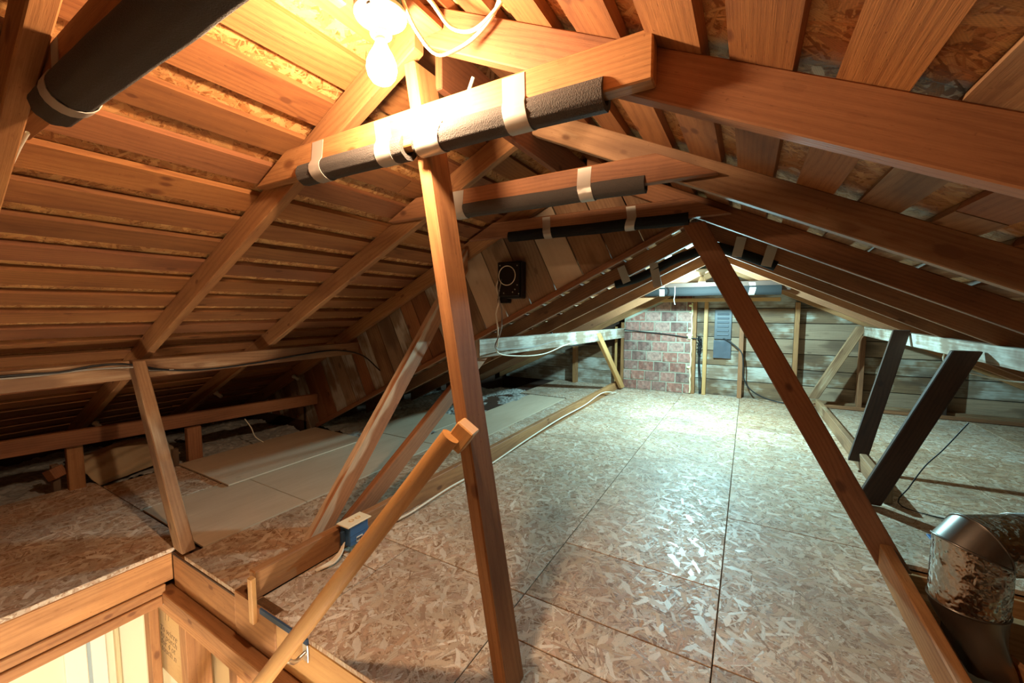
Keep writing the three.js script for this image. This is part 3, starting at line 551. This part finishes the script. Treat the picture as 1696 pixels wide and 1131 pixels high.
{ // wall lamp of the hall, out of sight below the floor edge
  const t = thing('hall_lamp', 'glowing globe wall lamp in the hall below the hatch', 'lamp', W(-.56, -1.72, -.1));
  mesh('globe', new THREE.SphereGeometry(.08, 24, 16), new THREE.MeshStandardMaterial({ color: 0xffffff, emissive: HALL.color, emissiveIntensity: 5 }), t);
  mesh('shade', new THREE.LatheGeometry([[.013, .115], [.05, .108], [.09, .085], [.115, .05], [.117, .05], [.092, .088], [.05, .112], [.013, .119]].map((p) => new THREE.Vector2(...p)), 32), plain(0xb8ae98, .5, { side: THREE.DoubleSide }), t);
  mesh('cap', new THREE.CylinderGeometry(.016, .016, .008, 16), plain(0xb8ae98, .5), t).position.y = .117;
  const arm = mesh('arm', new THREE.CylinderGeometry(.02, .05, .062, 20), plain(0xd0c8b4, .4, { metalness: .6 }), t); arm.rotation.z = Math.PI / 2; arm.position.x = .108;
  const l = new THREE.PointLight(HALL.color, HALL.power); l.castShadow = true; l.shadow.radius = 4; l.name = 'globe_light'; t.add(l);
}

// ---------------------------------------------------------------- handrail
{
  const a = W(-.612, -.305, .755), b = W(-1.085, -.945, .62), dir = b.clone().sub(a).normalize(), end = a.clone().addScaledVector(dir, 1.75);
  const t = thing('handrail', 'round-edged wooden handrail slanting from the post down into the hatch', 'handrail', a.clone());
  const sh = new THREE.Shape(), w = .019, h = .024; sh.absellipse(0, 0, w, h, 0, Math.PI * 2);
  const g = new THREE.ExtrudeGeometry(sh, { depth: 1.75, bevelEnabled: false, curveSegments: 20 }), u = g.attributes.uv, p = g.attributes.position;
  for (let i = 0; i < u.count; i++) u.setXY(i, p.getZ(i) / WU, (Math.atan2(p.getY(i), p.getX(i)) * .02) / WV);
  const rail = mesh('rail', g, M.pale, t); const zq = dir.clone(), xq = new THREE.Vector3().crossVectors(UP, zq).normalize(), yq = new THREE.Vector3().crossVectors(zq, xq); rail.quaternion.setFromRotationMatrix(new THREE.Matrix4().makeBasis(xq, yq, zq));
  const e0 = W(-.588, -.287, .798).sub(a), f2 = frame(e0, e0.clone().addScaledVector(dir, .065)), blk2 = mesh('end_block', boxGeo(.065, .05, .05, { ch: .003 }), M.pale, t); blk2.position.copy(f2.c); blk2.quaternion.copy(f2.q);
  for (const k of [.03, .055]) { const s = mesh('screw', new THREE.CylinderGeometry(.0045, .0045, .004, 12), plain(0x8d8a86, .35, { metalness: .8 }), t); s.position.copy(dir.clone().multiplyScalar(k).addScaledVector(xq, -w)).add(new THREE.Vector3(.0, 0, .004)); s.quaternion.setFromUnitVectors(UP, xq); }
  const steel = plain(0xc9c4ba, .28, { metalness: .9 }), bp = W(-1.13, -1.045, .686).sub(a), rp = dir.clone().multiplyScalar(b.clone().sub(a).length() + .05);
  const br = mesh('bracket', new THREE.TubeGeometry(new THREE.CatmullRomCurve3([bp.clone(), bp.clone().add(new THREE.Vector3(0, -.004, .03)), rp.clone().add(new THREE.Vector3(.004, -.03, -.012)), rp.clone().add(new THREE.Vector3(0, -.014, 0))]), 20, .007, 10), steel, t);
  mesh('bracket_plate', boxGeo(.026, .055, .004, { ch: .001 }), steel, t).position.copy(bp);
  const sd = mesh('bracket_saddle', boxGeo(.05, .012, .02, { ch: .003 }), steel, t); sd.position.copy(rp).add(new THREE.Vector3(0, -.024, 0)); sd.quaternion.copy(rail.quaternion); sd.rotateY(Math.PI / 2);
}

// ---------------------------------------------------------------- metal duct on the right
{
  const n = 256, d = new Uint8Array(n * n * 4); for (let j = 0; j < n; j++) for (let i = 0; i < n; i++) { const a = fbm(i / n, j / n, 6, 6, 300, 4), v = 255 * Math.abs(a - .5) * 3; d.set([v, v, v, 255], (j * n + i) * 4); }
  const crk = dataTex(d, n, n), foil = new THREE.MeshStandardMaterial({ color: 0xc8c4bc, metalness: 1, roughness: .2, bumpMap: crk, bumpScale: .006 }), tin = plain(0x8d8a86, .34, { metalness: .95 });
  const O = W(.607, -1.04, 1.70), t = thing('metal_duct', 'silver metal duct elbow rising from the floor beside the right strongback', 'duct', O);
  const r = .086, dirH = new THREE.Vector3(.864, 0, -.503), V = (y, k = 0) => new THREE.Vector3(0, y, 0).addScaledVector(dirH, k);
  // boot: rectangle at the floor to circle at the collar
  const N = 40, P = [], I = [], rect = (th) => { const c = Math.cos(th), s = Math.sin(th), m = Math.max(Math.abs(c) / .05, Math.abs(s) / .11); return [c / m, s / m]; };
  for (let i = 0; i <= 8; i++) for (let j = 0; j <= N; j++) { const k = i / 8, e = k * k * (3 - 2 * k), th = j / N * Math.PI * 2, q = rect(th); P.push(q[0] * (1 - e) + Math.cos(th) * r * e + .03 * (1 - e), k * .155, q[1] * (1 - e) + Math.sin(th) * r * e); }
  for (let i = 0; i < 8; i++) for (let j = 0; j < N; j++) { const a = i * (N + 1) + j; I.push(a, a + N + 1, a + 1, a + 1, a + N + 1, a + N + 2); }
  const bg = new THREE.BufferGeometry(); bg.setAttribute('position', new THREE.Float32BufferAttribute(P, 3)); bg.setIndex(I); bg.computeVertexNormals(); mesh('boot', bg, plain(0xa8a49c, .34, { metalness: .95, side: THREE.DoubleSide }), t);
  // gored elbow: straight rings cut by mitre planes
  const axis = [V(.155), V(.32), V(.336, .016), V(.336, 1.6)], mid = [];
  const dirs = [0, 1, 2].map((i) => axis[i + 1].clone().sub(axis[i]).normalize());
  const side = new THREE.Vector3().crossVectors(UP, dirH).normalize();
  const ring = (c, dr, nrm) => { const a = new THREE.Vector3().crossVectors(dr, side).normalize(), out = []; for (let j = 0; j <= 48; j++) { const th = j / 48 * Math.PI * 2, o = side.clone().multiplyScalar(Math.cos(th) * r).addScaledVector(a, Math.sin(th) * r), k = -o.dot(nrm) / dr.dot(nrm); out.push(c.clone().add(o).addScaledVector(dr, k)); } return out; };
  const pn = [UP.clone(), dirs[0].clone().add(dirs[1]).normalize(), dirs[1].clone().add(dirs[2]).normalize(), dirs[2].clone()];
  const tubeSec = (name, i, m, sub) => {
    const A = ring(axis[i], dirs[i], pn[i]), B = ring(axis[i + 1], dirs[i], pn[i + 1]), p = [], uv = [], ix = [];
    for (let s = 0; s <= sub; s++) for (let j = 0; j <= 48; j++) { const q = A[j].clone().lerp(B[j], s / sub); p.push(q.x, q.y, q.z); uv.push(j / 48 * 2, s / sub * axis[i].distanceTo(axis[i + 1]) * 3.5); }
    for (let s = 0; s < sub; s++) for (let j = 0; j < 48; j++) { const a = s * 49 + j; ix.push(a, a + 1, a + 49, a + 1, a + 50, a + 49); }
    const g = new THREE.BufferGeometry(); g.setAttribute('position', new THREE.Float32BufferAttribute(p, 3)); g.setAttribute('uv', new THREE.Float32BufferAttribute(uv, 2)); g.setIndex(ix); g.computeVertexNormals();
    const mm = m.clone(); mm.side = THREE.DoubleSide; mesh(name, g, mm, t);
    const c = new THREE.CatmullRomCurve3(A.slice(0, 48), true); mesh('seam_bead', new THREE.TubeGeometry(c, 64, .0035, 6, true), tin, t);
  };
  tubeSec('lower_pipe', 0, foil, 4); tubeSec('elbow_gore', 1, tin, 2); tubeSec('foil_pipe', 2, foil, 12);
  for (const k of [.15, .162, .174, .186]) { const c = V(.336, k), rg = mesh('rib_ring', new THREE.TorusGeometry(r + .001, .004, 8, 48), tin, t); rg.position.copy(c); rg.quaternion.setFromUnitVectors(new THREE.Vector3(0, 0, 1), dirH); }
}
tag(block('scrap_board', [.70, .72], [-1.10, -.99], [1.36, 1.86], M.fir, null, { rot: [0, .35, .1] }), 'loose board standing in the open floor right of the duct', 'board');
tag(block('blue_scrap', [.72, .80], [-.998, -.990], [2.32, 2.42], plain(0x2f5f9a, .5), null), 'small blue plastic scrap on the floor behind the duct', 'scrap');

// ---------------------------------------------------------------- things on the gable wall
{
  const t = thing('vent_panel', 'grey plastic louvre panel with a sheet below it on the plank wall', 'vent', W(-.25, -.17, 5.28)), gp = plain(0x51555b, .4), o = W(-.25, -.17, 5.28);
  mesh('frame', boxGeo(.175, .34, .012, { ch: .003 }), gp, t);
  for (let i = 0; i < 6; i++) { const s = mesh('louvre', boxGeo(.12, .022, .012, { ch: .002 }), plain(0x646a72, .35), t); s.position.set(0, .12 - i * .047, .011); s.rotation.x = -.5; }
  const g = new THREE.PlaneGeometry(.18, .21, 14, 14), p = g.attributes.position; for (let i = 0; i < p.count; i++) p.setZ(i, .02 * fbm(p.getX(i) + .5, p.getY(i) + .5, 9, 9, 400, 3)); g.computeVertexNormals();
  mesh('plastic_sheet', g, new THREE.MeshStandardMaterial({ color: 0x50565f, roughness: .3, side: THREE.DoubleSide }), t).position.set(0, -.285, .004);
}
tag(cable('black_cable', [[-.24, -.33, 5.26], [-.15, -.38, 5.23], [-.05, -.48, 5.19], [-.03, -.60, 5.18], [-.02, -.75, 5.18], [.03, -.86, 5.17], [.12, -.93, 5.16], [.24, -.975, 5.15], [.4, -.993, 5.12]], .007, blk), 'black cable curving down from the grey louvre panel to the floor', 'cable');
{
  const t = thing('cable_bundle', 'tangled dark cables hanging between the two studs next to the bricks', 'cable', W(-.48, -.5, 5.22)), o = W(-.48, -.5, 5.22);
  for (let k = 0; k < 9; k++) { const pts = []; for (let i = 0; i < 8; i++) pts.push(W(-.485 + rr(-.025, .025), -.33 - i * .028 + rr(-.02, .02), 5.24 + rr(-.03, .02)).sub(o)); mesh('strand', new THREE.TubeGeometry(new THREE.CatmullRomCurve3(pts), 40, .005, 6), blk, t); }
  for (const k of [0, 1]) mesh('strand', new THREE.TubeGeometry(new THREE.CatmullRomCurve3([W(-.495 + k * .02, -.42, 5.235).sub(o), W(-.49 + k * .012, -.65, 5.24).sub(o), W(-.475 + k * .02, -.85, 5.235).sub(o), W(-.47 + k * .012, -.99, 5.22).sub(o)]), 30, .006, 6), blk, t);
}
{ // foam sealant squeezed out between bricks and stud
  const t = thing('sealant_bead', 'cream foam sealant bead between the brick wall and its stud', 'sealant', W(-.572, -.45, 5.185)), fm = plain(0xece6b4, .7), o = W(-.572, -.45, 5.185), pts = [];
  for (let i = 0; i <= 26; i++) pts.push(W(-.572 + rr(-.004, .004), .08 - i * .041, 5.186).sub(o));
  mesh('bead', new THREE.TubeGeometry(new THREE.CatmullRomCurve3(pts), 120, .009, 8), fm, t);
  for (const [y, s] of [[.05, .018], [-.30, .03], [-.33, .022], [-.22, .014], [-.68, .02], [-.03, .012]]) { const b = mesh('blob', new THREE.IcosahedronGeometry(s, 2), fm, t); b.position.copy(W(-.59, y, 5.175).sub(o)); b.scale.set(1.2, .8, .7); }
}
tag(cable('white_cable', [[.93, -.16, 3.95], [.90, -.24, 3.9], [.88, -.33, 3.88], [.87, -.40, 3.87]], .005, wire), 'white cable hanging over the right purlin beside the middle dark strut', 'cable');
tag(cable('dark_wire', [[.95, -.55, 2.80], [.86, -.70, 2.78], [.80, -.78, 2.76], [.74, -.90, 2.74], [.70, -.985, 2.72], [.95, -.99, 2.62], [1.4, -.99, 2.6]], .003, blk), 'thin dark wire along the nearest dark strut and over the floor', 'cable');
tag(cable('white_cable', [[1.1, -.20, 3.6], [1.2, -.38, 3.9], [1.5, -.47, 3.95], [1.8, -.46, 3.9], [2.0, -.50, 3.9]], .005, wire), 'pale cable sagging under the right rafters beyond the purlin', 'cable');
tag(cable('hanging_wire', [[-3.13, -.79, 1.52], [-3.11, -.86, 1.55], [-3.10, -.93, 1.57], [-3.09, -.985, 1.62]], .0035, wire), 'thin white wire hanging from the low plate onto the loose plywood', 'cable');
// ceramic knobs from old wiring on the left rafters
for (const [X, Y, D, l] of [[-3.62, -.745, .875, 'white ceramic tube at the foot of the left rafter from the warm bulb'], [-3.42, -.635, 1.485, 'white ceramic tube on the second left rafter near the low plate'], [-3.30, -.575, 2.02, 'white ceramic tube on the left rafter at the slanted plank wall']]) {
  const g = new THREE.LatheGeometry([[.006, -.032], [.013, -.032], [.013, .018], [.017, .02], [.017, .03], [.006, .032]].map((p) => new THREE.Vector2(...p)), 16), m = mesh('ceramic_tube', g, plain(0xe2dccb, .3), null);
  m.position.copy(W(X, Y, D)); m.rotation.set(.4, 0, 1.1); tag(m, l, 'insulator', 'old ceramic wiring tubes');
}

// ---------------------------------------------------------------- loose insulation and paper at the eaves
function heap(name, label, X, D, y0, amp, col, nx, nd) {
  const g = new THREE.PlaneGeometry(X[1] - X[0], D[1] - D[0], nx, nd); g.rotateX(-Math.PI / 2); const p = g.attributes.position, c = [];
  for (let i = 0; i < p.count; i++) { const u = p.getX(i) + 50, v = p.getZ(i) + 50, h = noise(u * 4, v * 4, 4000, 4000, 500) * .6 + noise(u * 11, v * 11, 4000, 4000, 501) * .4, f = noise(u * 60, v * 60, 9999, 9999, 6); p.setXYZ(i, p.getX(i) + rr(-.004, .004), amp * (h - .35) + f * .016, p.getZ(i) + rr(-.004, .004)); }
  g.computeVertexNormals(); const m = mesh(name, g, plain(col, 1), null); m.position.copy(W((X[0] + X[1]) / 2, y0, (D[0] + D[1]) / 2)); m.userData.kind = 'stuff'; return tag(m, label, 'insulation');
}
heap('loose_insulation', 'loose grey insulation along the near left eave behind the short studs', [-4.3, -3.24], [-1.4, 2.08], -1.075, .08, 0xa9a8a4, 160, 500);
heap('loose_insulation', 'loose grey insulation along the far left eave below the slanted planks', [-3.3, -2.16], [2.13, 4.4], -1.04, .08, 0xa09e98, 160, 320);
{ // crumpled kraft paper, arched like a sprung roll
  const nu = 40, nv = 36, P = [], I = [], pt = (i, j, r) => { const u = i / nu, v = j / nv, a = -1.45 + 2.9 * v, w = .020 * fbm(u * .9, v * .9, 6, 7, 600, 3) + .006 * Math.sin(v * 40 + u * 7), R = r + w - .05 * u * u; return [Math.sin(a) * R * 1.15 + .03 * Math.sin(u * 3), Math.cos(a) * R * (.82 + .2 * Math.sin(u * 3)), .24 - .48 * u + .03 * Math.sin(a * 2)]; };
  for (const r of [.165, .161]) for (let i = 0; i <= nu; i++) for (let j = 0; j <= nv; j++) P.push(...pt(i, j, r));
  const n1 = (nu + 1) * (nv + 1); for (let i = 0; i < nu; i++) for (let j = 0; j < nv; j++) { const a = i * (nv + 1) + j, b = a + nv + 1; I.push(a, b, a + 1, a + 1, b, b + 1, n1 + a, n1 + a + 1, n1 + b, n1 + a + 1, n1 + b + 1, n1 + b); }
  const g = new THREE.BufferGeometry(); g.setAttribute('position', new THREE.Float32BufferAttribute(P, 3)); g.setIndex(I); g.computeVertexNormals();
  const m = mesh('kraft_paper', g, new THREE.MeshStandardMaterial({ color: 0xb39c7c, roughness: .85, side: THREE.DoubleSide }), null); m.position.copy(W(-3.46, -1.02, .95)); m.rotation.set(.05, .25, 0); tag(m, 'crumpled tan kraft paper sheet lying between the two short eave studs', 'paper');
}
// pieces that belong to a part hang under it
function nest(re, part, kids) {
  for (const t of scene.children.filter((o) => re.test(o.name))) {
    t.updateWorldMatrix(true, true); const p = t.children.find((c) => c.name === part);
    if (p) for (const k of t.children.filter((c) => kids.includes(c.name))) p.attach(k);
  }
}
nest(/^ceiling_lamp/, 'lampholder', ['bulb_cap', 'label_strip']); nest(/^ceiling_lamp/, 'bulb', ['heat_sink']);
nest(/^black_box/, 'case', ['screw', 'lower_lug']); nest(/^outlet_box/, 'blank_cover', ['embossed_ring']); nest(/^outlet_box/, 'bar_code_label', ['bar']); nest(/^outlet_box/, 'box_body', ['rib', 'side_clamp']);
nest(/^handrail/, 'bracket', ['bracket_plate', 'bracket_saddle']); nest(/^handrail/, 'rail', ['screw']); nest(/^vent_panel/, 'frame', ['louvre']); nest(/^metal_duct/, 'foil_pipe', ['rib_ring']); nest(/^foam_tube/, 'sleeve', ['tape_strip']);
renderer.render(scene, camera);
